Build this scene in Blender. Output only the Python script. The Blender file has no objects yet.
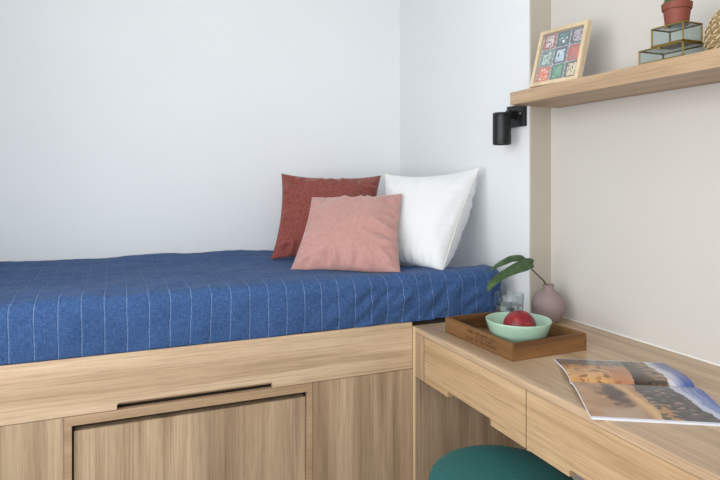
import bpy, bmesh, math, random
from mathutils import Vector, Matrix, noise
random.seed(7)
SC = bpy.context.scene
COL = SC.collection
V = Vector

# ------------------------------------------------------------------ helpers
def tag(o, label=None, cat=None, group=None, kind=None):
    if label: o['label'] = label
    if cat: o['category'] = cat
    if group: o['group'] = group
    if kind: o['kind'] = kind
    return o

def thing(name, loc, label, cat, group=None):
    o = bpy.data.objects.new(name, None)
    o.empty_display_size = 0.05
    COL.objects.link(o); o.location = loc
    return tag(o, label, cat, group)

def world_loc(o):
    l = V((0, 0, 0))
    while o: l += V(o.location); o = o.parent
    return l

def mk(name, bm, mat, parent=None, base=None, smooth=False, angle=None):
    """link a bmesh given in world coordinates as ONE mesh object"""
    me = bpy.data.meshes.new(name)
    org = world_loc(parent) if parent else V(base or (0, 0, 0))
    bmesh.ops.translate(bm, verts=bm.verts, vec=-org)
    bmesh.ops.recalc_face_normals(bm, faces=bm.faces)
    if smooth:
        for f in bm.faces: f.smooth = True
        if angle:
            for e in bm.edges:
                if len(e.link_faces) == 2 and e.calc_face_angle(0) > angle: e.smooth = False
    bm.to_mesh(me); bm.free()
    for m in (mat if isinstance(mat, (list, tuple)) else [mat]): me.materials.append(m)
    o = bpy.data.objects.new(name, me); COL.objects.link(o)
    if parent: o.parent = parent
    else: o.location = org
    return o

def box(bm, x0, x1, y0, y1, z0, z1, bev=0.0, seg=2):
    vs = [bm.verts.new((x, y, z)) for z in (z0, z1) for y in (y0, y1) for x in (x0, x1)]
    fs = [(0, 2, 3, 1), (4, 5, 7, 6), (0, 1, 5, 4), (2, 6, 7, 3), (0, 4, 6, 2), (1, 3, 7, 5)]
    faces = [bm.faces.new([vs[i] for i in f]) for f in fs]
    if bev:
        es = set(e for f in faces for e in f.edges)
        bmesh.ops.bevel(bm, geom=list(es), offset=bev, segments=seg, affect='EDGES', profile=0.7)
    return bm

def B(*a, **k): return box(bmesh.new(), *a, **k)

def prism(pts, axis, a0, a1, bev=0.0):
    """2D polygon extruded along an axis; pts in the two other axes in xyz order"""
    bm = bmesh.new()
    def P(p, a):
        return {'x': (a, p[0], p[1]), 'y': (p[0], a, p[1]), 'z': (p[0], p[1], a)}[axis]
    lo = [bm.verts.new(P(p, a0)) for p in pts]; hi = [bm.verts.new(P(p, a1)) for p in pts]
    n = len(pts)
    bm.faces.new(lo); bm.faces.new(hi[::-1])
    for i in range(n): bm.faces.new((lo[i], hi[i], hi[(i+1) % n], lo[(i+1) % n]))
    bmesh.ops.recalc_face_normals(bm, faces=bm.faces)
    if bev: bmesh.ops.bevel(bm, geom=list(bm.edges), offset=bev, segments=1, affect='EDGES')
    return bm

def lathe(bm, prof, c, seg=48, sx=1, sy=1):
    rings = []
    for r, z in prof:
        if r < 1e-6: rings.append([bm.verts.new((c[0], c[1], c[2]+z))])
        else: rings.append([bm.verts.new((c[0]+r*sx*math.cos(t*2*math.pi/seg), c[1]+r*sy*math.sin(t*2*math.pi/seg), c[2]+z)) for t in range(seg)])
    for a, b in zip(rings, rings[1:]):
        if len(a) == 1 and len(b) == 1: continue
        for i in range(seg):
            j = (i+1) % seg
            if len(a) == 1: bm.faces.new((a[0], b[i], b[j]))
            elif len(b) == 1: bm.faces.new((a[i], b[0], a[j]))
            else: bm.faces.new((a[i], b[i], b[j], a[j]))
    return bm

def tube(bm, pts, r, seg=10, closed=False):
    pts = [V(p) for p in pts]; n = len(pts); rings = []
    up = None
    for i, p in enumerate(pts):
        a = pts[(i-1) % n] if (closed or i) else p
        b = pts[(i+1) % n] if (closed or i < n-1) else p
        t = (b-a).normalized()
        if up is None: up = t.orthogonal().normalized()
        up = (up - t*up.dot(t)).normalized(); s = t.cross(up)
        rr = r(i/(n-1)) if callable(r) else r
        rings.append([bm.verts.new(p+(up*math.cos(k*2*math.pi/seg)+s*math.sin(k*2*math.pi/seg))*rr) for k in range(seg)])
    m = n if closed else n-1
    for i in range(m):
        A, Bq = rings[i], rings[(i+1) % n]
        for k in range(seg): bm.faces.new((A[k], A[(k+1) % seg], Bq[(k+1) % seg], Bq[k]))
    if not closed:
        bm.faces.new(rings[0][::-1]); bm.faces.new(rings[-1])
    return bm

def catmull(P, n=8):
    P = [V(p) for p in P]; Q = [P[0]*2-P[1]]+P+[P[-1]*2-P[-2]]; out = []
    for i in range(1, len(Q)-2):
        for k in range(n):
            t = k/n; a, b, c, d = Q[i-1:i+3]
            out.append(0.5*((2*b)+(c-a)*t+(2*a-5*b+4*c-d)*t*t+(3*b-a-3*c+d)*t**3))
    out.append(P[-1]); return out

def ns(x, y, z=0.0): return noise.noise(V((x, y, z)))
def sm(a, b, x):
    t = max(0, min(1, (x-a)/(b-a))); return t*t*(3-2*t)

# ------------------------------------------------------------------ materials
def lin(c):
    return tuple(((v/255)/12.92 if v/255 <= .04045 else ((v/255+.055)/1.055)**2.4) for v in c)+(1,)

def newmat(name, col=(200, 200, 200), rough=.5, **kw):
    m = bpy.data.materials.new(name); m.use_nodes = True
    b = m.node_tree.nodes['Principled BSDF']
    b.inputs['Base Color'].default_value = lin(col); b.inputs['Roughness'].default_value = rough
    for k, v in kw.items(): b.inputs[k.replace('_', ' ')].default_value = v
    return m

def nt(m): return m.node_tree.nodes, m.node_tree.links, m.node_tree.nodes['Principled BSDF']

def texcoord(m, scale, rot=(0, 0, 0), kind='Object'):
    N, L, b = nt(m)
    tc = N.new('ShaderNodeTexCoord'); mp = N.new('ShaderNodeMapping')
    mp.inputs['Scale'].default_value = scale; mp.inputs['Rotation'].default_value = rot
    L.new(tc.outputs[kind], mp.inputs['Vector']); return mp.outputs['Vector']

def noisen(m, vec, scale=1, detail=4, rough=.5, dist=0):
    N, L, b = nt(m); n = N.new('ShaderNodeTexNoise')
    n.inputs['Scale'].default_value = scale; n.inputs['Detail'].default_value = detail
    n.inputs['Roughness'].default_value = rough; n.inputs['Distortion'].default_value = dist
    L.new(vec, n.inputs['Vector']); return n.outputs['Fac']

def ramp(m, fac, stops):
    N, L, b = nt(m); r = N.new('ShaderNodeValToRGB'); e = r.color_ramp.elements
    while len(e) < len(stops): e.new(.5)
    for el, (p, c) in zip(e, stops):
        el.position = p; el.color = c if isinstance(c, tuple) and len(c) == 4 else (lin(c) if isinstance(c, tuple) else (c, c, c, 1))
    L.new(fac, r.inputs['Fac']); return r.outputs['Color']

def mix(m, a, b_, fac=.5, mode='MIX'):
    N, L, b = nt(m); x = N.new('ShaderNodeMix'); x.data_type = 'RGBA'; x.blend_type = mode
    for val, idx in ((fac, 0), (a, 6), (b_, 7)):
        if hasattr(val, 'links'): L.new(val, x.inputs[idx])
        else: x.inputs[idx].default_value = val
    return x.outputs[2]

def bump(m, fac, strength=.2, dist=.002):
    N, L, b = nt(m); x = N.new('ShaderNodeBump')
    x.inputs['Strength'].default_value = strength; x.inputs['Distance'].default_value = dist
    L.new(fac, x.inputs['Height']); L.new(x.outputs['Normal'], b.inputs['Normal'])

def wood(name, axis, light, mid, dark, rough=.42, band=.085, seed=0, contrast=1.0, bandamt=.16):
    """oak: long fibres along axis, soft figure, slightly different staves"""
    m = newmat(name, mid, rough); N, L, b = nt(m)
    ai = 'XYZ'.index(axis)
    def sc(al, ac): return tuple(al if i == ai else ac for i in range(3))
    tc = N.new('ShaderNodeTexCoord'); add = N.new('ShaderNodeVectorMath'); add.operation = 'ADD'
    add.inputs[1].default_value = (seed*1.7, seed*2.3, seed*.9); L.new(tc.outputs['Object'], add.inputs[0])
    def mp(s):
        q = N.new('ShaderNodeMapping'); q.inputs['Scale'].default_value = s
        L.new(add.outputs[0], q.inputs['Vector']); return q.outputs['Vector']
    fig = noisen(m, mp(sc(.9, 15)), 1, 3, .55, .5)
    fib = noisen(m, mp(sc(2.6, 190)), 1, 3, .6, .05)
    pore = noisen(m, mp(sc(12, 480)), 1, 2, .6)
    c = ramp(m, fig, [(.32, dark), (.5, mid), (.68, light)])
    f = ramp(m, fib, [(.3, .5-.20*contrast), (.52, .5), (.75, .5+.14*contrast)])
    c = mix(m, c, f, .55, 'OVERLAY')
    p = ramp(m, pore, [(.36, .62), (.46, 1.0)])
    c = mix(m, c, p, .5*contrast, 'MULTIPLY')
    # staves
    sep = N.new('ShaderNodeSeparateXYZ'); L.new(add.outputs[0], sep.inputs[0])
    ax = {'X': 2, 'Y': 2, 'Z': 0}[axis]
    dv = N.new('ShaderNodeMath'); dv.operation = 'DIVIDE'; dv.inputs[1].default_value = band
    L.new(sep.outputs[ax], dv.inputs[0])
    fl = N.new('ShaderNodeMath'); fl.operation = 'FLOOR'; L.new(dv.outputs[0], fl.inputs[0])
    wn = N.new('ShaderNodeTexWhiteNoise'); wn.noise_dimensions = '1D'; L.new(fl.outputs[0], wn.inputs['W'])
    r = ramp(m, wn.outputs['Value'], [(0, 1-bandamt), (1, 1.0)])
    c = mix(m, c, r, 1.0, 'MULTIPLY')
    L.new(c, b.inputs['Base Color'])
    bump(m, fib, .12, .0006)
    return m

OL, OM, OD = (216, 188, 150), (199, 167, 126), (178, 145, 104)
M = {}
M['oak_rail'] = wood('oak lengthwise', 'X', (221, 198, 168), (206, 180, 149), (186, 158, 127), seed=1, band=.5, bandamt=.0)
M['oak_vert'] = wood('oak upright', 'Z', (207, 183, 152), (189, 163, 133), (164, 138, 109), seed=4, bandamt=.2)
M['oak_vert2'] = wood('oak upright even', 'Z', (199, 175, 145), (183, 157, 128), (159, 133, 106), seed=9, bandamt=.14)
M['oak_trim'] = wood('oak edge trim', 'X', (193, 165, 134), (181, 152, 121), (165, 136, 106), seed=2, band=.5, bandamt=0, contrast=.6)
M['oak_desk'] = wood('oak desk top', 'Y', (206, 180, 150), (188, 161, 131), (166, 139, 110), seed=3, band=.5, bandamt=0, rough=.36)
M['oak_drawer'] = wood('oak drawer', 'Y', (205, 175, 138), (190, 159, 121), (168, 136, 99), seed=6, band=.5, bandamt=0)
M['oak_shelf'] = wood('oak shelf', 'Y', (196, 168, 136), (181, 152, 120), (160, 131, 101), seed=8, band=.5, bandamt=0, contrast=.7)
M['oak_edge'] = wood('oak edge band', 'Z', (222, 196, 160), (210, 182, 146), (196, 166, 130), seed=3, band=.5, bandamt=0, contrast=.4)
M['shade_in'] = newmat('shade-dark inside', (52, 41, 31), .85)  # near-black brown, puts the shade of the gaps into the colour
M['tray'] = wood('stained tray wood', 'Y', (154, 114, 72), (126, 89, 52), (92, 62, 34), seed=5, band=.5, bandamt=0, rough=.5)
M['tray_x'] = wood('stained tray end', 'X', (142, 100, 56), (116, 78, 42), (86, 55, 28), seed=12, band=.5, bandamt=0, rough=.5)
M['tray_floor'] = wood('dark tray floor', 'Y', (118, 86, 52), (92, 66, 40), (60, 44, 28), seed=7, band=.5, bandamt=0, rough=.45)
M['stamp'] = newmat('dark stamp ink', (58, 38, 24), .7)
M['frame_wood'] = wood('pale frame wood', 'Z', (225, 208, 175), (213, 193, 159), (197, 175, 142), seed=11, band=.5, bandamt=0, contrast=.4)
M['floor'] = wood('floor oak', 'Y', (134, 112, 90), (118, 97, 76), (98, 78, 60), seed=14, band=.5, bandamt=0)

def plaster(name, col, rough=.85):
    m = newmat(name, col, rough); v = texcoord(m, (1, 1, 1))
    n = noisen(m, v, 90, 4); bump(m, n, .08, .001)
    n2 = noisen(m, v, 1.3, 2); N, L, b = nt(m)
    c2 = tuple(max(0, x-4) for x in col)
    L.new(ramp(m, n2, [(.3, c2), (.7, col)]), b.inputs['Base Color']); return m
M['wall_cool'] = plaster('cool white paint', (240, 243, 245))
M['wall_alcove'] = plaster('cool white toned down', (232, 235, 237))  # same white as the back wall, darkened to offset the side light
M['wall_warm'] = plaster('warm grey paint', (208, 204, 198))
M['strip'] = plaster('beige board', (190, 182, 168), .6)
M['ceiling'] = plaster('ceiling white', (235, 235, 233))
M['white_trim'] = newmat('white gloss trim', (236, 236, 232), .4)
M['black'] = newmat('matt black metal', (22, 23, 25), .42, Metallic=.2)
M['lens'] = newmat('dark lamp lens', (40, 40, 42), .15)
M['screw'] = newmat('steel screw', (190, 190, 188), .3, Metallic=.9)

def glass(name, col=(245, 250, 250), rough=.0, ior=1.45):
    m = newmat(name, col, rough); b = nt(m)[2]
    b.inputs['Transmission Weight'].default_value = 1; b.inputs['IOR'].default_value = ior; return m
M['glass'] = glass('clear glass', (250, 252, 252))
def thin_glass(name, tint, boost=.02):
    m = bpy.data.materials.new(name); m.use_nodes = True; n = m.node_tree.nodes; l = m.node_tree.links; n.clear()
    out = n.new('ShaderNodeOutputMaterial'); mx = n.new('ShaderNodeMixShader'); t = n.new('ShaderNodeBsdfTransparent'); g = n.new('ShaderNodeBsdfGlossy')
    t.inputs['Color'].default_value = tint; g.inputs['Roughness'].default_value = .03
    f = n.new('ShaderNodeMath'); f.operation = 'POWER'; f.inputs[1].default_value = 3.5; lw = n.new('ShaderNodeLayerWeight'); lw.inputs[0].default_value = .5; l.new(lw.outputs['Facing'], f.inputs[0]); a = n.new('ShaderNodeMath'); a.operation = 'MULTIPLY_ADD'; a.inputs[1].default_value = .7; a.inputs[2].default_value = boost
    l.new(f.outputs[0], a.inputs[0]); l.new(a.outputs[0], mx.inputs[0]); l.new(t.outputs[0], mx.inputs[1]); l.new(g.outputs[0], mx.inputs[2]); l.new(mx.outputs[0], out.inputs[0])
    return m
M['tumbler'] = thin_glass('thin tumbler glass', (.93, .96, .96, 1), .04)
M['box_glass'] = thin_glass('thin box glass', (.90, .94, .94, 1), .03)
M['pane'] = newmat('window glass', (255, 255, 255), .05); nt(M['pane'])[2].inputs['Alpha'].default_value = .05
M['water'] = glass('water', (255, 255, 255), 0, 1.33)
M['brass'] = newmat('aged brass', (160, 136, 78), .35, Metallic=.9)

# bedspread: slubby woven cotton with pale running-stitch lines (UV in metres)
def bedspread_mat():
    m = newmat('blue woven cotton', (52, 80, 140), .92); N, L, b = nt(m)
    b.inputs['Sheen Weight'].default_value = .04; b.inputs['Specular IOR Level'].default_value = .25
    uv = N.new('ShaderNodeTexCoord').outputs['UV']
    sep = N.new('ShaderNodeSeparateXYZ'); L.new(uv, sep.inputs[0])
    def mth(op, a, b_=None, c=None):
        q = N.new('ShaderNodeMath'); q.operation = op
        for i, v in enumerate((a, b_, c)):
            if v is None: continue
            if hasattr(v, 'links'): L.new(v, q.inputs[i])
            else: q.inputs[i].default_value = v
        return q.outputs[0]
    def mp(s):
        q = N.new('ShaderNodeMapping'); q.inputs['Scale'].default_value = s; L.new(uv, q.inputs['Vector']); return q.outputs['Vector']
    wob = noisen(m, mp((4, 7, 1)), 1, 2)
    wob = mth('MULTIPLY', mth('SUBTRACT', wob, .5), mth('ADD', .012, mth('MULTIPLY', mth('MAXIMUM', mth('SUBTRACT', sep.outputs[0], .55), 0.0), .05)))
    u = mth('ADD', sep.outputs[0], wob)
    u = mth('DIVIDE', mth('ADD', u, .251), .0574)
    d = mth('ABSOLUTE', mth('SUBTRACT', mth('FRACT', mth('ADD', u, .5)), .5))
    line = mth('LESS_THAN', d, .0165)
    groove = mth('SUBTRACT', 1.0, mth('MINIMUM', mth('MULTIPLY', d, 14.0), 1.0))
    dash = mth('GREATER_THAN', noisen(m, mp((40, 160, 1)), 1, 1), .44)
    line = mth('MULTIPLY', mth('MULTIPLY', line, mth('ADD', mth('MULTIPLY', dash, .6), .4)), mth('SUBTRACT', .46, mth('MULTIPLY', mth('GREATER_THAN', sep.outputs[1], 1.86), .24)))  # stitches fade on the top: wash of grazing sheen put into the colour
    slub = noisen(m, mp((260, 60, 1)), 1, 3, .6)
    slub2 = noisen(m, mp((70, 300, 1)), 1, 3, .6)
    big = noisen(m, mp((5, 5, 1)), 1, 3)
    s = mth('ADD', mth('MULTIPLY', slub, .5), mth('MULTIPLY', slub2, .5))
    base = ramp(m, s, [(.34, (45, 73, 115)), (.5, (58, 88, 136)), (.66, (77, 109, 155))])
    base = mix(m, base, ramp(m, big, [(.3, .86), (.7, 1.0)]), 1, 'MULTIPLY')
    col = mix(m, base, lin((150, 172, 208)), line)
    L.new(col, b.inputs['Base Color'])
    h = mth('ADD', s, mth('MULTIPLY', groove, -.9))
    bump(m, h, .55, .0022)
    return m
M['bedspread'] = bedspread_mat()

def cloth(name, a, b_, scale=180, bs=.5, sheen=.3, rough=.95, dist=.002):
    m = newmat(name, a, rough); N, L, bb = nt(m)
    bb.inputs['Sheen Weight'].default_value = sheen
    v = texcoord(m, (1, 1, 1))
    n = noisen(m, v, scale, 3, .6); L.new(ramp(m, n, [(.35, a), (.65, b_)]), bb.inputs['Base Color'])
    bump(m, n, bs, dist); return m
M['red_cloth'] = cloth('brick red boucle', (116, 56, 50), (156, 82, 73), 150, .6, .2, dist=.005)
M['pink_cloth'] = cloth('dusty pink velvet', (182, 135, 127), (190, 144, 136), 60, .1, .35, .8)
M['white_cloth'] = cloth('white cotton', (224, 227, 228), (233, 235, 235), 400, .1, .1)
M['piping'] = cloth('off white seam', (226, 224, 214), (236, 234, 226), 400, .1, .1)
M['teal'] = cloth('teal velvet', (12, 90, 88), (18, 100, 97), 120, .15, .05, .75)
M['mint'] = newmat('mint glaze', (166, 198, 176), .3)
M['vase'] = newmat('mauve ceramic', (148, 130, 128), .62)
M['stool_leg'] = newmat('stool black leg', (40, 38, 36), .5)
M['terracotta'] = newmat('terracotta plastic', (126, 60, 44), .6)
M['soil'] = newmat('potting soil', (50, 38, 28), .95)
M['cactus'] = newmat('cactus green', (52, 84, 42), .7)
M['spine'] = newmat('cactus spine', (214, 206, 170), .7)
m = M['straw'] = newmat('woven straw', (196, 172, 128), .7)
N, L, b = nt(m); L.new(ramp(m, noisen(m, texcoord(m, (1, 1, 1)), 120, 3), [(.3, (120, 98, 64)), (.6, (172, 148, 106)), (.75, (200, 178, 138))]), b.inputs['Base Color'])
M['straw_light'] = newmat('pale straw', (216, 202, 170), .6)
# fruit
m = M['fruit'] = newmat('nectarine skin', (150, 26, 34), .38); N, L, b = nt(m)
fr = noisen(m, texcoord(m, (1, 1, 1)), 26, 3, .5, .6)
L.new(ramp(m, fr, [(.3, (96, 16, 28)), (.6, (136, 26, 34)), (.8, (186, 96, 60))]), b.inputs['Base Color'])
M['fruit_stem'] = newmat('fruit stem', (84, 58, 34), .8)
# leaf
m = M['leaf'] = newmat('leaf green', (66, 98, 56), .5); N, L, b = nt(m)
lv = noisen(m, texcoord(m, (1, 1, 1)), 45, 3)
L.new(ramp(m, lv, [(.3, (46, 70, 42)), (.7, (74, 100, 60))]), b.inputs['Base Color'])
M['stem'] = newmat('leaf stalk', (70, 62, 40), .6)
M['paper'] = newmat('magazine paper edge', (226, 228, 236), .6)
def vcol(name, rough, coat=0.0):
    m = newmat(name, (200, 200, 200), rough); N, L, b = nt(m)
    a = N.new('ShaderNodeVertexColor'); a.layer_name = 'print'; L.new(a.outputs['Color'], b.inputs['Base Color'])
    b.inputs['Coat Weight'].default_value = coat; b.inputs['Coat Roughness'].default_value = .18; return m
M['print'] = vcol('glossy printed page', .35, .35)
M['poster'] = vcol('printed card sheet', .5)

# ------------------------------------------------------------------ room
XL, XW, XA, YB, YP, YN, ZC = -.84, 1.488, 1.397, 2.785, 1.729, -.55, 2.6
def st(name, bm, mat, base=None, **k):
    o = mk(name, bm, mat, base=base or (0, 0, 0), **k); o['kind'] = 'structure'; return o
st('floor', B(XL-.1, XW+.1, YN-.1, YB+.1, -.08, 0), M['floor'])
st('ceiling', B(XL-.1, XW+.1, YN-.1, YB+.1, ZC, ZC+.08), M['ceiling'])
st('wall_back', B(XL-.1, XW+.2, YB, YB+.1, 0, ZC), M['wall_cool'])
st('wall_right', B(XW, XW+.1, YN, YP+.008, 0, ZC), M['wall_warm'])
st('wall_alcove', B(XA, XW+.1, YP+.008, YB, 0, ZC), M['wall_alcove'])
st('trim_1', B(XA, XW, YP, YP+.008, 0, ZC), M['strip'])
st('trim_2', B(XW-.004, XW, .5, YP, .7502, .7545), M['white_trim'])
# wall behind the camera, with a window added for fill light
def wall_hole(name, axis, p0, p1, a0, a1, h0, h1, z0, z1, mat):
    bm = bmesh.new()
    def bx(u0, u1, zz0, zz1):
        if axis == 'x': box(bm, p0, p1, u0, u1, zz0, zz1)
        else: box(bm, u0, u1, p0, p1, zz0, zz1)
    bx(a0, h0, 0, ZC); bx(h1, a1, 0, ZC); bx(h0, h1, 0, z0); bx(h0, h1, z1, ZC)
    return st(name, bm, mat)
W1 = (-.48, 1.50, .70, 2.30)
wall_hole('wall_left', 'x', XL-.1, XL, YN, YB, W1[0], W1[1], W1[2], W1[3], M['wall_cool'])
W2 = (-.78, .20, .80, 2.30)
wall_hole('wall_front', 'y', YN-.1, YN, XL, XW, W2[0], W2[1], W2[2], W2[3], M['wall_cool'])
def window(name, axis, p0, p1, w):
    bm = bmesh.new(); t = .05
    def bx(u0, u1, z0, z1):
        if axis == 'x': box(bm, p0, p1, u0, u1, z0, z1, .004)
        else: box(bm, u0, u1, p0, p1, z0, z1, .004)
    bx(w[0], w[1], w[2], w[2]+t); bx(w[0], w[1], w[3]-t, w[3])
    bx(w[0], w[0]+t, w[2]+t, w[3]-t); bx(w[1]-t, w[1], w[2]+t, w[3]-t)
    mid = (w[0]+w[1])/2; bx(mid-t/2, mid+t/2, w[2]+t, w[3]-t)
    o = st(name, bm, M['white_trim'])
    bm = bmesh.new(); q = (p0+p1)/2
    for u0, u1 in ((w[0]+t, mid-t/2), (mid+t/2, w[1]-t)):
        if axis == 'x': box(bm, q-.003, q+.003, u0, u1, w[2]+t, w[3]-t)
        else: box(bm, u0, u1, q-.003, q+.003, w[2]+t, w[3]-t)
    mk('window_glass', bm, M['pane'], parent=o)
window('window_1', 'x', XL-.08, XL-.03, W1)
window('added_window', 'y', YN-.08, YN-.03, W2)  # unseen window, added for the fill light from behind the camera

# ------------------------------------------------------------------ bed base
FY = 1.772
bed = thing('storage_bed', (.3, 2.28, 0), 'built-in oak storage bed base under the blue bedspread, with wide lower drawer', 'bed')
XE = .9345
def slot_poly(a0, a1, z0, z1, s0, s1, sh, r=.007):
    pts = [(a0, z0), (s0, z0)]
    for k in range(5):
        t = math.pi-k*math.pi/8; pts.append((s0+r+r*math.cos(t), z0+sh-r+r*math.sin(t)))
    for k in range(5):
        t = math.pi/2-k*math.pi/8; pts.append((s1-r+r*math.cos(t), z0+sh-r+r*math.sin(t)))
    pts += [(s1, z0), (a1, z0), (a1, z1), (a0, z1)]
    return pts
rail_pts = slot_poly(XL+.003, XE, .6055, .7615, .010, .452, .018)
mk('rail', prism(rail_pts, 'y', FY, FY+.02), M['oak_rail'], bed)
mk('deck', B(XL+.003, XA-.003, FY+.02, YB-.004, .70, .757), M['shade_in'], bed)
o = mk('handle_recess', B(.0, .462, FY+.024, FY+.044, .6105, .64), M['oak_trim'], bed)
mk('side_panel', B(XL+.003, -.1225, FY, FY+.02, .06, .6035, .0006), M['oak_vert2'], bed)
mk('side_panel', B(.5815, XE, FY, FY+.02, .06, .6035, .0006), M['oak_vert'], bed)
bm = bmesh.new()
box(bm, -.1215, .5805, FY, FY+.02, .578, .6035, .0006)
box(bm, -.1215, -.103, FY, FY+.02, .06, .5778, .0006); box(bm, .5635, .5805, FY, FY+.02, .06, .5778, .0006)
mk('drawer_surround', bm, M['oak_trim'], bed)
mk('drawer_front', B(-.0985, .5615, FY+.014, FY+.044, .065, .5580, .0008), M['oak_vert'], bed)
mk('carcass', B(XL+.003, XA-.003, FY+.045, YB-.004, .06, .698), M['shade_in'], bed)
mk('plinth', B(XL+.003, XE-.01, FY+.03, YB-.004, 0, .059), M['shade_in'], bed)

# mattress under the spread
bm = B(XL+.02, 1.285, 1.81, YB-.03, .758, .838, .036, 5)
o = mk('mattress', bm, M['white_cloth'], base=(.3, 2.28, .758), smooth=True)
tag(o, 'mattress on the oak bed base, covered by the blue bedspread', 'mattress')

# bedspread: cloth draped over the mattress
def spread_point(a, b):
    R, r = .095, .036
    x1, y0 = 1.335, FY-.001
    ix, iy = x1-R, y0+R
    ex, ey = max(0, a-ix), max(0, iy-b)
    e = math.hypot(ex, ey)
    zt = .921-.016*sm(1.9, 2.35, b)+.004*ns(a*1.3, b*2, 5)
    zt += .006*ns(a*4, b*7, 1)+.0055*ns(a*9+b*4, b*12-a*3, 3)+.002*ns(a*25, b*25, 4)
    zt -= .010*sm(.5, .9, a)*sm(1.85, 2.1, b)
    zt += .004*math.sin(a*3.1+1.0)*sm(2.3, 2.75, b)
    zt -= .045*sm(1.08, 1.3, a)*sm(1.86, 2.15, b)
    rg = 1-abs(ns(a*2.2+2, b*6+a*2, 9)); zt += .007*(rg**3-.5)*sm(1.85, 1.95, b)
    flat = R-r
    if e <= flat: return V((a, b, zt)), 0.0
    dx, dy = ex/e, -ey/e
    s = e-flat; q = r*math.pi/2
    drop_max = zt-(.7630+.0008*ns(a*6, b*0, 2))
    if s < q: h, dz = flat+r*math.sin(s/r), r*(1-math.cos(s/r))
    else: h, dz = R, r+(s-q)
    t = min(1, dz/drop_max)
    dz = min(dz, drop_max)
    w = sm(.05, .5, t)
    wr = .0045*ns(a*9, t*2.2, 4)+.003*ns(a*22, t*3+a*5, 6)
    wr += sm(.45, .9, a)*(.016*ns(a*20+t*3, t*2.2, 8)+.010*ns(a*11-t*3, t*3, 2))+.004*ns(a*13, t*1.5, 12)
    h += w*(wr*(1-.35*t)-.004*sm(.45, .9, a)) + .007*math.sin(math.pi*t)
    return V((ix+ (a-ix if ex == 0 else 0)+dx*h, iy+(b-iy if ey == 0 else 0)+dy*h, zt-dz)), t
bm = bmesh.new(); uvl = bm.loops.layers.uv.new('UVMap')
NX, NY = 420, 190
a0, a1, b0, b1 = XL+.012, 1.335-.095+.062+.19, FY+.095-.062-.19, YB-.012
G = []
for j in range(NY+1):
    row = []
    for i in range(NX+1):
        a = a0+(a1-a0)*i/NX; b = b0+(b1-b0)*j/NY
        p, t = spread_point(a, b); row.append((bm.verts.new(p), a, b))
    G.append(row)
for j in range(NY):
    for i in range(NX):
        q = [G[j][i], G[j][i+1], G[j+1][i+1], G[j+1][i]]
        f = bm.faces.new([v[0] for v in q])
        for lp, v in zip(f.loops, q): lp[uvl].uv = (v[1], v[2])
bmesh.ops.remove_doubles(bm, verts=bm.verts, dist=.0002)
sp = mk('bedspread', bm, M['bedspread'], base=(.3, 2.28, .76), smooth=True)
so = sp.modifiers.new('thick', 'SOLIDIFY'); so.thickness = .004; so.offset = -1
tag(sp, 'blue woven bedspread with pale stitched lines, draped over the whole bed', 'bedspread')

# ------------------------------------------------------------------ cushions
def cushion(corners, T, pinch=.05, wr=.01, seed=0, sag=.0, n=72, back=1.0, pw=.42, top=0.0, folds=()):
    bl, br, tr, tl = [V(c) for c in corners]
    nrm = ((br-bl).cross(tl-bl)).normalized()
    if nrm.y > 0: nrm = -nrm
    bm = bmesh.new()
    def pos(u, v, side):
        # edges bow inwards between the four pointed corners
        uu = u*(1-pinch*(1-v*v)*abs(u)**2)
        vv = v*(1-(pinch+(top if v > 0 else 0))*(1-u*u)*abs(v)**2)
        s, t = (uu+1)/2, (vv+1)/2
        p = bl*(1-s)*(1-t)+br*s*(1-t)+tr*s*t+tl*(1-s)*t
        k = max(0, (1-u*u)*(1-v*v))
        h = T*.5*k**pw
        if side > 0: h *= 1+sag*(-v)
        e = max(abs(u), abs(v)); ed = sm(.5, .95, e)*min(1, k*6)
        al = (v if abs(u) > abs(v) else u)*3+(7 if abs(u) > abs(v) else 0)
        h += wr*ed*(ns(al*2.2+seed, e*1.2, seed)+.7*ns(al*4.5, e*1.5, seed+3))
        h += wr*.8*ns(u*1.6+seed, v*1.6, seed+5)*min(1, k*3)
        for fu, fv, a, ln_, wd, am in folds:      # a crease starting at (fu, fv) running in direction a
            du, dv = u-fu, v-fv; ca, sa = math.cos(a), math.sin(a)
            x, y = du*ca+dv*sa, -du*sa+dv*ca+.10*math.sin(du*4)*wd*4
            if -.1 < x < ln_: h += am*math.exp(-(y/wd)**2)*math.sin(math.pi*max(0, min(1, (x+.1)/(ln_+.1))))*min(1, k*8)
        p = p+nrm*h*(side if side > 0 else -back)
        zb = spread_point(p.x, p.y)[0].z+.0012 if p.x < 1.33 else 0
        if p.z < zb: p.z = zb
        return p
    F = {}
    for side in (1, -1):
        for j in range(n+1):
            for i in range(n+1):
                u, v = math.sin((i/n*2-1)*math.pi/2), math.sin((j/n*2-1)*math.pi/2)
                if side < 0 and (i in (0, n) or j in (0, n)): F[(side, i, j)] = F[(1, i, j)]
                else: F[(side, i, j)] = bm.verts.new(pos(u, v, side))
        for j in range(n):
            for i in range(n):
                q = [F[(side, i, j)], F[(side, i+1, j)], F[(side, i+1, j+1)], F[(side, i, j+1)]]
                bm.faces.new(q if side > 0 else q[::-1])
    edge = [F[(1, i, 0)].co.copy() for i in range(n)]+[F[(1, n, j)].co.copy() for j in range(n)] + \
           [F[(1, i, n)].co.copy() for i in range(n, 0, -1)]+[F[(1, 0, j)].co.copy() for j in range(n, 0, -1)]
    return bm, edge

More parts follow.
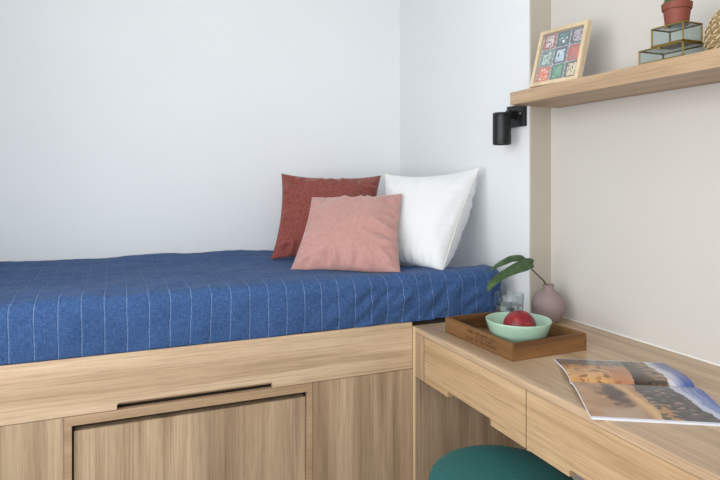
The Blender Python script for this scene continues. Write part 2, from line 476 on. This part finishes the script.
red, e1 = cushion([(.612, 2.425, .908), (1.055, 2.335, .908), (1.155, 2.50, 1.262), (.700, 2.585, 1.270)], .14, .085, .022, 3, pw=.5, top=.05,
    folds=[(-1, 1, -1.1, 1.0, .07, .010), (-1, 1, -.75, .9, .06, -.008), (-1, 1, -.4, .8, .06, .008), (1, 1, -2.2, .6, .06, .007), (-1, -1, .9, .6, .08, .009), (-1, -.9, .4, .5, .07, -.008)])
o = mk('cushion', red, M['red_cloth'], base=(.85, 2.4, .905), smooth=True)
tag(o, 'brick red bouclé cushion leaning on the wall behind the pink one', 'cushion', 'cushions on the bed')
pink, e2 = cushion([(.588, 2.062, .908), (.938, 1.862, .906), (1.066, 2.105, 1.188), (.746, 2.285, 1.172)], .14, .07, .018, 11, sag=.2, pw=.5, top=.02,
    folds=[(1, -.15, 2.75, .7, .05, .012), (1, -.3, 2.9, .8, .045, -.012), (1, -.45, 3.0, .6, .05, .012), (1, -1, 2.3, .7, .06, .012), (-.55, -1, 1.2, .5, .05, .012),
           (-.3, -1, 1.5, .45, .045, -.013), (-.1, -1, 1.9, .5, .05, .012), (.2, -1, 1.4, .4, .05, -.012), (.5, -1, 1.9, .5, .05, .012), (-1, -1, .7, .7, .07, .012), (1, 1, -2.3, .5, .06, .006)])
o = mk('cushion', pink, M['pink_cloth'], base=(.76, 1.95, .905), smooth=True)
tag(o, 'dusty pink velvet cushion lying back at the front of the pillows', 'cushion', 'cushions on the bed')
t = thing('pillow', (1.0, 2.1, .905), 'white cotton pillow leaning in the right corner of the bed', 'pillow')
wh, e3 = cushion([(1.000, 2.12, .906), (1.108, 1.868, .904), (1.348, 1.985, 1.290), (1.080, 2.295, 1.266)], .15, .05, .010, 21, pw=.45, back=1.9, top=.08, sag=.30,
    folds=[(1, .9, -1.9, 1.6, .09, .006), (1, .5, -1.8, 1.2, .08, -.005), (1, -.7, 2.2, .8, .10, .005), (1, 1, -2.3, .9, .10, .006), (-1, 1, -.8, .8, .12, .006), (-.2, 1, -1.5, .6, .14, -.005)])
mk('pillowcase', wh, M['white_cloth'], t, smooth=True)
mk('seam', tube(bmesh.new(), e3, .0024, 6, True), M['piping'], t, smooth=True)

# ------------------------------------------------------------------ desk
DX = .936
desk = thing('desk', (1.2, 1.18, 0), 'built-in oak desk with two drawers along the right wall', 'desk')
mk('desk_top', prism([(DX, .58), (XW-.001, .58), (XW-.001, YP-.0005), (XA-.001, YP-.0005), (XA-.001, FY-.002), (DX, FY-.002)], 'z', .7295, .75, .0008), M['oak_desk'], desk)
mk('end_panel', B(DX, XA-.001, 1.7505, FY-.002, 0, .729, .0005), M['oak_vert2'], desk)
mk('front_edge', B(DX-.0008, DX, 1.7505, FY-.002, 0, .749), M['oak_edge'], desk)
mk('gap_shade_strip', B(DX+.0205, DX+.03, .603, 1.750, .612, .729), M['shade_in'], desk)  # dark strip added behind the fronts, stands in for shade in their gaps
mk('end_panel', B(DX, XW-.001, .58, .602, 0, .729, .0005), M['oak_vert2'], desk)
mk('front_stile', B(DX, DX+.02, 1.6958, 1.750, .585, .729, .0003), M['oak_vert'], desk)
mk('front_stile', B(DX, DX+.02, .6025, .6575, .585, .729, .0005), M['oak_vert'], desk)
for y0, y1 in ((1.1793, 1.6898), (.6615, 1.1750)):
    c = (y0+y1)/2
    d = mk('drawer', prism(slot_poly(y0, y1, .585, .7290, c-.11, c+.11, .017), 'x', DX+.0004, DX+.02), M['oak_drawer'], desk)
    bm = bmesh.new(); xa, xb = DX+.0305, XW-.06
    box(bm, xa, xb, y0+.01, y0+.02, .607, .71); box(bm, xa, xb, y1-.02, y1-.01, .607, .71)
    box(bm, xb, xb+.01, y0+.01, y1-.01, .607, .71); box(bm, xa, xb, y0+.02, y1-.02, .607, .613)
    mk('drawer_box', bm, M['oak_vert2'], d)

# ------------------------------------------------------------------ shelf
sh = mk('wall_shelf', B(1.274, XW-.001, .35, 1.688, 1.5035, 1.547, .0008), M['oak_shelf'], base=(1.38, 1.0, 1.5035))
tag(sh, 'thick oak shelf on the right wall above the desk', 'shelf')

# ------------------------------------------------------------------ wall spotlight
lt = thing('wall_spotlight', (XA, 1.80, 1.48), 'black cylindrical spotlight on the wall under the end of the shelf', 'light')
mk('wall_plate', B(XA-.018, XA-.0005, 1.750, 1.848, 1.440, 1.520, .003, 3), M['black'], lt)
mk('arm', B(1.345, XA-.017, 1.788, 1.812, 1.468, 1.500, .004, 3), M['black'], lt)
prof = [(0, 0), (.030, 0), (.033, .002), (.0335, .006), (.0335, .010), (.0325, .011), (.0325, .0125), (.0335, .0135), (.0335, .103), (.0325, .104), (.0325, .106), (.0335, .107), (.0335, .114), (.031, .118), (0, .118)]
prof = [(0, .012), (.027, .012), (.029, 0)]+prof[2:]
mk('lamp_body', lathe(bmesh.new(), prof, (1.322, 1.80, 1.372), 40), M['black'], lt, smooth=True, angle=.6)
mk('lens', lathe(bmesh.new(), [(0, 0), (.0265, 0), (.0265, .003), (0, .003)], (1.322, 1.80, 1.3805), 32), M['lens'], lt)
bm = bmesh.new(); bmesh.ops.create_cone(bm, cap_ends=True, segments=16, radius1=.0045, radius2=.0035, depth=.003, matrix=Matrix.Translation((XA-.0195, 1.768, 1.487)) @ Matrix.Rotation(-math.pi/2, 4, 'Y'))
mk('screw', bm, M['screw'], lt)

# ------------------------------------------------------------------ framed card sheet on the shelf
fr = thing('picture_frame', (1.283, 1.597, 1.547), 'small pale wood frame showing nine printed cards, leaning on the shelf', 'picture frame')
yw, ln, FW, FH = -.14, .28, .192, .198
dW = V((-math.sin(yw), -math.cos(yw), 0)); dN = V((math.cos(yw), -math.sin(yw), 0))
dH = (dN*math.sin(ln)+V((0, 0, 1))*math.cos(ln)); dF = dW.cross(dH).normalized()
if dF.x > 0: dF = -dF           # towards the room
FO = V((1.2835, 1.597, 1.5476))
FO.z += .0
def fp(w, h, d): return FO+dW*w+dH*h-dF*d      # d = depth behind the front face
def fbox(bm, w0, w1, h0, h1, d0, d1):
    vs = [bm.verts.new(fp(w, h, d)) for d in (d0, d1) for h in (h0, h1) for w in (w0, w1)]
    for f in [(0, 2, 3, 1), (4, 5, 7, 6), (0, 1, 5, 4), (2, 6, 7, 3), (0, 4, 6, 2), (1, 3, 7, 5)]: bm.faces.new([vs[i] for i in f])
bm = bmesh.new(); mw = .013; dp = .022
fbox(bm, 0, FW, 0, mw, 0, dp); fbox(bm, 0, FW, FH-mw, FH, 0, dp); fbox(bm, 0, mw, mw, FH-mw, 0, dp); fbox(bm, FW-mw, FW, mw, FH-mw, 0, dp)
# the tilted lower back edge must clear the shelf
lift = 1.5476-min(v.co.z for v in bm.verts)
for v in bm.verts: v.co.z += lift
FO.z += lift
mk('moulding', bm, M['frame_wood'], fr)
bm = bmesh.new(); fbox(bm, mw, FW-mw, mw, FH-mw, .014, .018); mk('backboard', bm, M['shade_in'], fr)
bm = bmesh.new()
b_ = [fp(FW/2-.02, FH*.75, dp), fp(FW/2+.02, FH*.75, dp), fp(FW/2+.02, .0, dp), fp(FW/2-.02, .0, dp)]
f2 = []
for q in b_[2:]: p = V(q)+dN*.05; p.z = 1.5478; f2.append(p)
vs = [bm.verts.new(p) for p in (b_[0], b_[1], f2[0], f2[1])]; bm.faces.new(vs)
r = bmesh.ops.extrude_face_region(bm, geom=bm.faces[:]); bmesh.ops.translate(bm, verts=[g for g in r['geom'] if isinstance(g, bmesh.types.BMVert)], vec=dN*.003)
mk('easel_back', bm, M['shade_in'], fr)
def painted(bm, pts, cols, NXp, NYp):
    """grid of vertices (NYp+1 rows) with one colour per face"""
    cl = bm.loops.layers.float_color.new('print')
    vs = [[bm.verts.new(p) for p in row] for row in pts]
    for j in range(NYp):
        for i in range(NXp):
            f = bm.faces.new((vs[j][i], vs[j][i+1], vs[j+1][i+1], vs[j+1][i])); c = cols(i/NXp, j/NYp, i, j)
            for lp in f.loops: lp[cl] = c
cards = [[((150, 62, 54), (206, 196, 194), (90, 80, 84)), ((36, 58, 70), (62, 112, 116), (226, 226, 220)), ((50, 52, 66), (164, 158, 170), (120, 90, 110))],
         [((92, 128, 122), (176, 196, 188), (60, 84, 84)), ((48, 62, 76), (170, 192, 208), (206, 214, 218)), ((170, 62, 48), (196, 92, 74), (66, 120, 116))],
         [((196, 92, 62), (214, 120, 84), (210, 200, 190)), ((44, 92, 78), (86, 156, 118), (60, 120, 92)), ((60, 56, 58), (208, 196, 166), (150, 126, 96))]]
def card_col(u, v, i, j):
    cx_, cy_ = u*3, (1-v)*3
    c, r_ = min(2, int(cx_)), min(2, int(cy_)); fu, fv = cx_-c, cy_-r_
    A, Bc, Cc = cards[r_][c]
    n = ns(i*.31+c*7, j*.31+r_*5, 1)
    if not (.08 < fu < .92 and .05 < fv < .95):
        k = (112, 126, 136) if n < .15 else (168, 176, 180)
    elif not (.2 < fu < .8 and .15 < fv < .86): k = A
    elif n > .28: k = Cc
    elif n < -.3: k = A
    else: k = Bc
    return lin(k)
NXp, NYp = 66, 68
pts = [[fp(mw-.001+(FW-2*mw+.002)*i/NXp, mw-.001+(FH-2*mw+.002)*j/NYp, .0095) for i in range(NXp+1)] for j in range(NYp+1)]
bm = bmesh.new(); painted(bm, pts, card_col, NXp, NYp); mk('card_sheet', bm, M['poster'], fr)
bm = bmesh.new(); fbox(bm, mw, FW-mw, mw, FH-mw, .004, .006)
gm = newmat('frame glass', (255, 255, 255), .04); nt(gm)[2].inputs['Alpha'].default_value = .08
mk('glass', bm, gm, fr)

# ------------------------------------------------------------------ brass and glass boxes
def brass_box(x0, x1, y0, y1, z0, z1, label):
    t = thing('glass_box', ((x0+x1)/2, (y0+y1)/2, z0), label, 'box', 'brass-edged glass boxes on the shelf')
    w = .0019; bm = bmesh.new()
    for z in (z0+w, z1-w):
        for y in (y0+w, y1-w): box(bm, x0, x1, y-w, y+w, z-w, z+w, .0006, 1)
        for x in (x0+w, x1-w): box(bm, x-w, x+w, y0, y1, z-w, z+w, .0006, 1)
    for x in (x0+w, x1-w):
        for y in (y0+w, y1-w): box(bm, x-w, x+w, y-w, y+w, z0+.0005, z1-.0005, .0006, 1)
    mk('brass_edging', bm, M['brass'], t)
    bm = bmesh.new(); g = .0008
    for x in (x0+w, x1-w): box(bm, x-g, x+g, y0+2*w, y1-2*w, z0+2*w, z1-2*w)
    for y in (y0+w, y1-w): box(bm, x0+2*w, x1-2*w, y-g, y+g, z0+2*w, z1-2*w)
    for z in (z0+w,): box(bm, x0+2*w, x1-2*w, y0+2*w, y1-2*w, z-g, z+g)
    mk('glass_sides', bm, M['box_glass'], t)
    mk('lid_glass', B(x0+2*w, x1-2*w, y0+2*w, y1-2*w, z1-w-g, z1-w+g), M['box_glass'], t)
    ym = (y0+y1)/2; bm = bmesh.new()
    bmesh.ops.create_uvsphere(bm, u_segments=12, v_segments=8, radius=.004, matrix=Matrix.Translation((x0-.003, ym, z1-.007)))
    mk('clasp_knob', bm, M['brass'], t, smooth=True)
brass_box(1.281, 1.372, 1.019, 1.152, 1.5475, 1.5855, 'larger brass-edged glass box on the shelf, underneath the smaller one')
brass_box(1.281, 1.350, 1.019, 1.113, 1.5860, 1.6345, 'smaller brass-edged glass box stacked on top, under the cactus pot')

# cactus
PC = (1.318, 1.066, 1.6350)
pt = thing('potted_cactus', PC, 'small green cactus in a terracotta pot on the brass glass boxes', 'plant')
mk('pot', lathe(bmesh.new(), [(0, 0), (.0255, 0), (.027, .001), (.0315, .040), (.0345, .0405), (.036, .056), (.0345, .057), (.032, .056), (.031, .046), (0, .046)], PC, 40), M['terracotta'], pt, smooth=True, angle=.6)
mk('soil', lathe(bmesh.new(), [(0, .0525), (.0315, .0515), (.0313, .0465), (0, .0465)], PC, 24), M['soil'], pt)
bm = bmesh.new(); bs = bmesh.new()
for cx_, cy_, r_, hh in ((0, 0, .017, .045), (.016, .010, .011, .028), (-.014, .013, .010, .024), (-.008, -.016, .011, .027), (.013, -.013, .009, .02)):
    seg = 40; pr_ = []
    rings = []
    for k in range(13):
        a = k/12*math.pi; rr = r_*math.sin(a)**.8 if 0 < k < 12 else 0; z = .049+hh*(1-math.cos(a))/2
        if rr == 0: rings.append([bm.verts.new((PC[0]+cx_, PC[1]+cy_, PC[2]+z))])
        else:
            ring = []
            for s in range(seg):
                th = s*2*math.pi/seg; q = rr*(1+.16*math.cos(th*10))
                ring.append(bm.verts.new((PC[0]+cx_+q*math.cos(th), PC[1]+cy_+q*math.sin(th), PC[2]+z)))
                if s % 4 == 0 and 2 < k < 11:
                    d = V((math.cos(th), math.sin(th), .3)).normalized(); p = V((PC[0]+cx_+q*math.cos(th), PC[1]+cy_+q*math.sin(th), PC[2]+z))
                    tube(bs, [p, p+d*.005], lambda f: .0005*(1-.8*f), 4)
            rings.append(ring)
    for A, Bq in zip(rings, rings[1:]):
        for i in range(seg):
            j = (i+1) % seg
            if len(A) == 1: bm.faces.new((A[0], Bq[i], Bq[j]))
            elif len(Bq) == 1: bm.faces.new((A[i], Bq[0], A[j]))
            else: bm.faces.new((A[i], Bq[i], Bq[j], A[j]))
mk('cactus', bm, M['cactus'], pt, smooth=True)
mk('spines', bs, M['spine'], pt)

# woven basket: coiled courses bound by pale diagonal wraps
BC = V((1.392, .938, 1.547)); bt = thing('woven_basket', BC, 'round woven straw basket on the shelf beside the glass boxes', 'basket')
def bprof(h):  # radius at height fraction
    return .060+.030*math.sin(math.pi*min(1, .12+h*.80))**.8 - .012*h
bm = bmesh.new(); bw = bmesh.new(); NCo = 15; HB = .105; rope = HB/NCo/2*1.06
for k in range(NCo):
    h = (k+.5)/NCo; R_ = bprof(h); z = rope+(HB-2*rope)*k/(NCo-1)
    tube(bm, [(BC.x+R_*math.cos(t*math.pi/36), BC.y+R_*math.sin(t*math.pi/36), BC.z+z+.0002) for t in range(72)], rope, 8, True)
    nw = 12
    for s in range(nw):
        th = (s+k*.42)*2*math.pi/nw
        P = []
        for q in range(5):
            a = -1.2+q*.6; tt = th+q*.035
            rr = R_+math.cos(a)*(rope+.0016); P.append((BC.x+rr*math.cos(tt), BC.y+rr*math.sin(tt), BC.z+z+math.sin(a)*(rope+.0006)+.0006))
        tube(bw, P, .0014, 6)
Rb = bprof(.05)
lathe(bm, [(0, .001), (Rb, .001), (Rb, .005), (0, .005)], BC, 40)
mk('coiled_body', bm, M['straw'], bt, smooth=True, angle=1.0)
mk('binding', bw, M['straw_light'], bt, smooth=True)

# ------------------------------------------------------------------ tray and what is on it
TA, TB, TC_ = (.990, 1.655), (1.002, 1.315), (1.266, 1.320)
ang = math.atan2(TB[0]-TA[0], -(TB[1]-TA[1]))
tw, tl = .268, .338
ux = V((math.cos(ang*.6), math.sin(ang*.6), 0)); uy = V((-ux.y, ux.x, 0)); TO = V((1.000, 1.316, .7502))
def tp(a, b, z): return TO+ux*a+uy*b+V((0, 0, z))
def tbox(bm, a0, a1, b0, b1, z0, z1, bev=.0008):
    vs = [bm.verts.new(tp(a, b, z)) for z in (z0, z1) for b in (b0, b1) for a in (a0, a1)]
    fs = [bm.faces.new([vs[i] for i in f]) for f in [(0, 2, 3, 1), (4, 5, 7, 6), (0, 1, 5, 4), (2, 6, 7, 3), (0, 4, 6, 2), (1, 3, 7, 5)]]
    if bev: bmesh.ops.bevel(bm, geom=list(set(e for f in fs for e in f.edges)), offset=bev, segments=2, affect='EDGES')
tr = thing('wooden_tray', tp(tw/2, tl/2, 0), 'brown wooden tray with dark stamped lettering on the desk', 'tray')
wt, th_ = .009, .050
bm = bmesh.new(); tbox(bm, wt, tw-wt, wt, tl-wt, .001, .006); mk('tray_base', bm, M['tray_floor'], tr)
for a in ((0, wt), (tw-wt, tw)):
    bm = bmesh.new(); tbox(bm, a[0], a[1], 0, tl, 0, th_); mk('side', bm, M['tray'], tr)
for b in ((0, wt), (tl-wt, tl)):
    bm = bmesh.new(); tbox(bm, wt+.0002, tw-wt-.0002, b[0], b[1], 0, th_); mk('side', bm, M['tray_x'], tr)
bm = bmesh.new(); rnd = random.Random(5)      # worn stamped lines of lettering on the long side
for zc, hgt, b0, b1 in ((.037, .0080, .21, .075), (.026, .0055, .18, .09), (.0155, .0068, .215, .07)):
    b = b0
    while b > b1:
        w_ = rnd.uniform(.0035, .0065)
        if rnd.random() > .14:
            kind = rnd.random(); s = .0013
            tbox(bm, -.0004, .0005, b-s, b, zc-hgt/2, zc+hgt/2, 0)
            if kind > .3: tbox(bm, -.0004, .0005, b-w_+s, b-s, zc+hgt/2-s, zc+hgt/2, 0)
            if kind > .5: tbox(bm, -.0004, .0005, b-w_, b-w_+s, zc-hgt/2, zc+hgt/2, 0)
            if kind < .7: tbox(bm, -.0004, .0005, b-w_+s, b-s, zc-hgt/2, zc-hgt/2+s, 0)
        b -= w_+.0022
mk('stamped_lettering', bm, M['stamp'], tr)

BW = V((1.100, 1.418, .7565))
bowl = mk('bowl', lathe(bmesh.new(), [(0, .003), (.036, .003), (.037, 0), (.041, 0), (.043, .006), (.065, .020), (.084, .045), (.0935, .074), (.0945, .078), (.0930, .0795), (.0905, .077), (.081, .048), (.062, .025), (.040, .012), (0, .009)], BW, 72), M['mint'], base=BW, smooth=True)
tag(bowl, 'mint green ceramic bowl holding the red fruit in the tray', 'bowl')
FC = V((1.103, 1.416, BW.z+.0585))
ft = thing('nectarine', FC-V((0, 0, .046)), 'dark red nectarine in the mint green bowl', 'fruit')
bm = bmesh.new(); bmesh.ops.create_uvsphere(bm, u_segments=48, v_segments=32, radius=.0475)
for v in bm.verts:
    th = math.atan2(v.co.y, v.co.x); rr = math.hypot(v.co.x, v.co.y)/.0475
    v.co *= 1-.05*math.exp(-((th+1.9)/.28)**2)*rr
    if v.co.z > 0: v.co.z -= .013*math.exp(-(rr/.22)**2)
    v.co.z *= .97
    v.co = v.co+FC
mk('flesh', bm, M['fruit'], ft, smooth=True)
mk('fruit_stem', tube(bmesh.new(), [FC+V((0, 0, .0285)), FC+V((.001, 0, .034)), FC+V((.003, .001, .038))], .0016, 8), M['fruit_stem'], ft)

GC = V((1.199, 1.592, .7566)); gt = thing('drinking_glass', GC, 'clear glass tumbler of water at the back of the tray', 'glass')
prof = [(0, 0), (.036, 0), (.0385, .002), (.0405, .012), (.0425, .05), (.0466, .114), (.0460, .1155), (.0452, .114), (.0412, .05), (.0390, .016), (.034, .012), (0, .011)]
bm = lathe(bmesh.new(), prof, GC, 64)
for v in bm.verts:     # pressed facets in the lower half of the outside
    d = V((v.co.x-GC.x, v.co.y-GC.y, 0)); z = v.co.z-GC.z
    if d.length > .0395 and z < .06:
        t_ = math.atan2(d.y, d.x); k = 1+.02*math.cos(t_*16); v.co.x = GC.x+d.x*k; v.co.y = GC.y+d.y*k
mk('tumbler', bm, M['tumbler'], gt, smooth=True, angle=.9)
mk('water', lathe(bmesh.new(), [(0, .0114), (.0336, .0124), (.0386, .0165), (.0406, .05), (.0420, .078), (0, .078)], GC, 64), M['water'], gt, smooth=True, angle=.9)

# ------------------------------------------------------------------ vase and leaf
VC = V((1.397, 1.637, .7502))
vp = [(0, 0), (.026, 0), (.030, .001), (.042, .012), (.052, .030), (.0565, .052), (.0540, .072), (.044, .091), (.029, .105), (.0215, .110), (.0190, .117), (.0190, .127), (.0200, .1300), (.0180, .1305), (.0160, .128), (.0160, .114), (.026, .102), (.040, .088), (.050, .070), (.0525, .052), (.048, .030), (.030, .008), (0, .006)]
vp = [(r_, z_) for r_, z_ in [tuple(p) for p in catmull([(a, 0, b) for a, b in vp], 3) and [(p.x, p.z) for p in catmull([(a, 0, b) for a, b in vp], 3)]]]
vp = [(max(0, r_), z_) for r_, z_ in vp]; vp[0] = (0, 0); vp[-1] = (0, .006)
for i, (r_, z_) in enumerate(vp): vp[i] = (r_, max(0, z_))
o = mk('vase', lathe(bmesh.new(), vp, VC, 64), M['vase'], base=VC, smooth=True)
tag(o, 'round mauve ceramic bud vase with narrow neck, on the desk by the wall', 'vase')

lf = thing('leaf_cutting', VC+V((0, 0, .01)), 'long green split leaf on a thin stalk, standing in the mauve vase', 'leaf')
stalk = catmull([VC+V((.01, .005, .012)), VC+V((-.003, 0, .09)), VC+V((-.015, .0, .136)), (1.345, 1.632, .918), (1.302, 1.622, .950), (1.282, 1.616, .962)], 8)
mk('stalk', tube(bmesh.new(), stalk, lambda f: .0030-.0008*f, 8), M['stem'], lf, smooth=True)
def blade(spine, widths, nrm, fold, seed):
    S = catmull(spine, 8); n = len(S); m_ = 10; bm = bmesh.new(); rows = []
    for i, p in enumerate(S):
        t = (S[min(n-1, i+1)]-S[max(0, i-1)]).normalized(); f = i/(n-1)
        k = f*(len(widths)-1); k0 = min(len(widths)-2, int(k)); w = widths[k0]*(1-(k-k0))+widths[k0+1]*(k-k0)
        nn = V(nrm); nn = (nn-t*nn.dot(t)).normalized(); s = t.cross(nn).normalized()
        row = []
        for j in range(m_+1):
            q = j/m_*2-1
            row.append(bm.verts.new(p+s*w*q+nn*(fold*w*(q*q)+w*.05*math.sin(f*26+abs(q)*3))))
        rows.append(row)
    for i in range(n-1):
        for j in range(m_): bm.faces.new((rows[i][j], rows[i][j+1], rows[i+1][j+1], rows[i+1][j]))
    return bm
vn = V((-.45, -.72, .53))
B1 = blade([(1.300, 1.63, .970), (1.278, 1.634, .980), (1.244, 1.638, .979), (1.21, 1.642, .967), (1.181, 1.646, .953), (1.153, 1.65, .937)], [.006, .012, .012, .010, .006, .001], vn, -.45, 1)
B2 = blade([(1.307, 1.606, .959), (1.296, 1.605, .962), (1.262, 1.602, .955), (1.225, 1.599, .946), (1.185, 1.595, .935), (1.150, 1.592, .920), (1.122, 1.589, .903), (1.108, 1.585, .884)], [.010, .018, .021, .018, .014, .012, .010, .001], vn, .35, 2)
for nm, bmx in (('leaf_blade', B1), ('leaf_blade', B2)):
    o = mk(nm, bmx, M['leaf'], lf, smooth=True); s_ = o.modifiers.new('t', 'SOLIDIFY'); s_.thickness = .0009

# ------------------------------------------------------------------ magazine
mg = thing('magazine', (1.13, 1.04, .7502), 'open glossy magazine with colour photographs lying on the desk', 'magazine')
sd = V((.861, -.5086, 0)); pd = V((.5086, .861, 0)); SO = V((1.016, 1.113, .7503)); LS = .282; WP = .202
def page_z(w, s, far):
    # rises out of the gutter, then falls to the edge; right ends lift a little
    k = w/WP
    z = .0035+.0135*math.sin(math.pi*min(1, k*1.25+.04)**.6)*(1-k*.35) if k*1.25 < .96 else .0035+.0135*math.sin(math.pi*.999)
    z = .004+(.016 if far else .013)*(math.sin(math.pi*min(1, (k+.015)**.55)))*(1-.3*k)
    return z
def page_pos(w, s, far, dz=0):
    side = 1 if far else -1
    p = SO+sd*(s*LS)+pd*side*w
    c = 1-.012*math.sin(math.pi*w/WP)
    return V((p.x, p.y, SO.z+page_z(w, s, far)+dz))
def lerp(a, b, t): return tuple(x+(y-x)*t for x, y in zip(a, b))
def fbm(x, y, s=0):
    return ns(x, y, s)+.5*ns(x*2.1, y*2.1, s+3)+.25*ns(x*4.3, y*4.3, s+7)
def near_col(u, v, i, j):       # u along spine, v from the spine to the edge
    n = fbm(u*5, v*5, 2); n2 = fbm(u*13, v*11, 5)
    split = .50+.05*n+.10*v-.06
    sky = .74+.16*v+.03*n
    if u > sky:
        k = (u-sky)/.3
        st_ = ns((u-sky)*38+v*2, v*1.5, 4)
        c = lerp((150, 160, 190), (58, 84, 158), sm(.1, .7, k+.2*st_))
        if k < .18: c = lerp(c, (196, 200, 212), .7)
    elif u > split:
        c = lerp((62, 62, 64), (88, 84, 82), .5+n2*.7)
        r_ = ns(u*16+v*9, v*24-u*6, 8)
        if .2 < v < .85 and u < .8: c = lerp(c, (170, 138, 130), .8*sm(.08, .5, r_))
        if v > .62 and u < .66: c = lerp(c, (170, 128, 84), sm(-.1, .4, n2+.15))
    else:
        c = lerp((150, 116, 88), (184, 148, 112), .5+n*.6)
        d = math.hypot((u-.25-.05*v)/.12, (v-.42)/.35)
        if d < 1.2: c = lerp((84, 66, 62), c, sm(.35, 1.2, d+.5*n2))
        d = abs(u-(.32+.20*v+.03*n)); 
        if d < .07: c = lerp((208, 168, 122), c, d/.07)
        c = lerp(c, (170, 152, 140), .5*sm(.68, .78, v)*sm(.06, .14, u)*(1-sm(.36, .44, u)))
    if v > .965 : c = (214, 218, 230)
    return lin(c)
def far_col(u, v, i, j):
    n = fbm(u*6, v*5, 12); n2 = fbm(u*14, v*12, 15)
    if u > .80+.04*n:
        k = (u-.80)/.2; st_ = ns(u*40+v*3, v*2, 4)
        c = lerp((206, 206, 214), (66, 88, 150), sm(.15, .7, k+.25*st_))
    elif u > .52+.08*v: 
        c = lerp((62, 48, 38), (150, 120, 96), sm(.55, .8, u+.1*n))
        c = lerp(c, (36, 31, 28), .7*sm(0, .4, -n2+.1))
    else:
        c = lerp((188, 138, 84), (222, 176, 120), .5+n*.6)
        if v > .62+.12*n: c = lerp((96, 88, 88), (156, 150, 146), .5+n2*.6)
        else: c = lerp(c, (112, 66, 44), .8*sm(.12, .5, n2))
        if u > .36 and v < .6: c = lerp(c, (176, 118, 92), .7)
    if v > .97: c = (200, 204, 214)
    return lin(c)
NU, NV = 130, 90
for far, fn in ((False, near_col), (True, far_col)):
    pts = [[page_pos(WP*j/NV, i/NU, far) for i in range(NU+1)] for j in range(NV+1)]
    bm = bmesh.new(); painted(bm, pts, fn, NU, NV)
    o = mk('page', bm, M['print'], mg, smooth=True)
    # the stack of leaves below it
    bm = bmesh.new(); nn = 30; top = []; bot = []
    for j in range(nn+1):
        w = WP*j/nn
        top.append([page_pos(w, s, far, -.0004) for s in (0.0, 1.0)]); 
        bb = [page_pos(w, s, far) for s in (0.0, 1.0)]
        for p in bb: p.z = max(SO.z, p.z-.0045-.001*j/nn)
        bot.append(bb)
    T_ = [[bm.verts.new(p) for p in r_] for r_ in top]; Bo = [[bm.verts.new(p) for p in r_] for r_ in bot]
    for j in range(nn):
        bm.faces.new((T_[j][0], T_[j][1], T_[j+1][1], T_[j+1][0])); bm.faces.new((Bo[j][0], Bo[j+1][0], Bo[j+1][1], Bo[j][1]))
        for s in (0, 1): bm.faces.new((T_[j][s], T_[j+1][s], Bo[j+1][s], Bo[j][s]))
    for j in (0, nn): bm.faces.new((T_[j][0], Bo[j][0], Bo[j][1], T_[j][1]))
    mk('page_stack', bm, M['paper'], mg)

# ------------------------------------------------------------------ stool
SCn = V((.920, 1.252, 0)); stl = thing('stool', SCn, 'round teal velvet stool tucked under the desk', 'stool')
R_ = .186
prof = [(0, .415), (R_-.02, .415), (R_-.006, .419), (R_, .43), (R_+.002, .45), (R_, .471), (R_-.010, .485), (R_-.030, .493), (R_-.07, .4975), (0, .499)]
mk('seat', lathe(bmesh.new(), [(p.x, p.z) for p in catmull([(a, 0, b) for a, b in prof], 3)][:-1]+[(0, .499)], SCn, 72), M['teal'], stl, smooth=True)
for k in range(4):
    a = math.pi/4+k*math.pi/2; d = V((math.cos(a), math.sin(a), 0))
    mk('leg', tube(bmesh.new(), [SCn+d*.15, SCn+d*.115+V((0, 0, .414))], lambda f: .009+.005*f, 12), M['stool_leg'], stl, smooth=True, angle=.8)

# ------------------------------------------------------------------ light
w = bpy.data.worlds.new('sky'); SC.world = w; w.use_nodes = True
bg = w.node_tree.nodes['Background']; bg.inputs['Color'].default_value = (.74, .86, 1.0, 1); bg.inputs['Strength'].default_value = 1.2
def area(name, loc, rot, sx, sy, power, col):
    l = bpy.data.lights.new(name, 'AREA'); l.shape = 'RECTANGLE'; l.size = sx; l.size_y = sy; l.energy = power; l.color = col
    o = bpy.data.objects.new(name, l); o.location = loc; o.rotation_euler = rot; COL.objects.link(o); return o
area('daylight_left', (XL-.28, .40, 1.45), (0, math.radians(-90), 0), 1.7, 1.9, 66, (1.0, .985, .965))
area('fill_front', (-.3, YN-.28, 1.4), (math.radians(90), 0, 0), 1.1, 1.8, 40, (.95, .98, 1.0))  # added fill from behind the camera, brightens bed front and back wall

# ------------------------------------------------------------------ camera
cam = bpy.data.cameras.new('camera'); co = bpy.data.objects.new('camera', cam); COL.objects.link(co)
cam.sensor_width = 36; cam.lens = 29.45; cam.shift_y = -62/720; cam.clip_start = .02
co.location = (0, 0, 1.25); co.rotation_euler = (math.pi/2, 0, -math.radians(22.751))
SC.camera = co
SC.view_settings.view_transform = 'Standard'; SC.view_settings.look = 'None'
SC.view_settings.gamma = 1; SC.view_settings.exposure = -0.22; SC.view_settings.use_curve_mapping = False
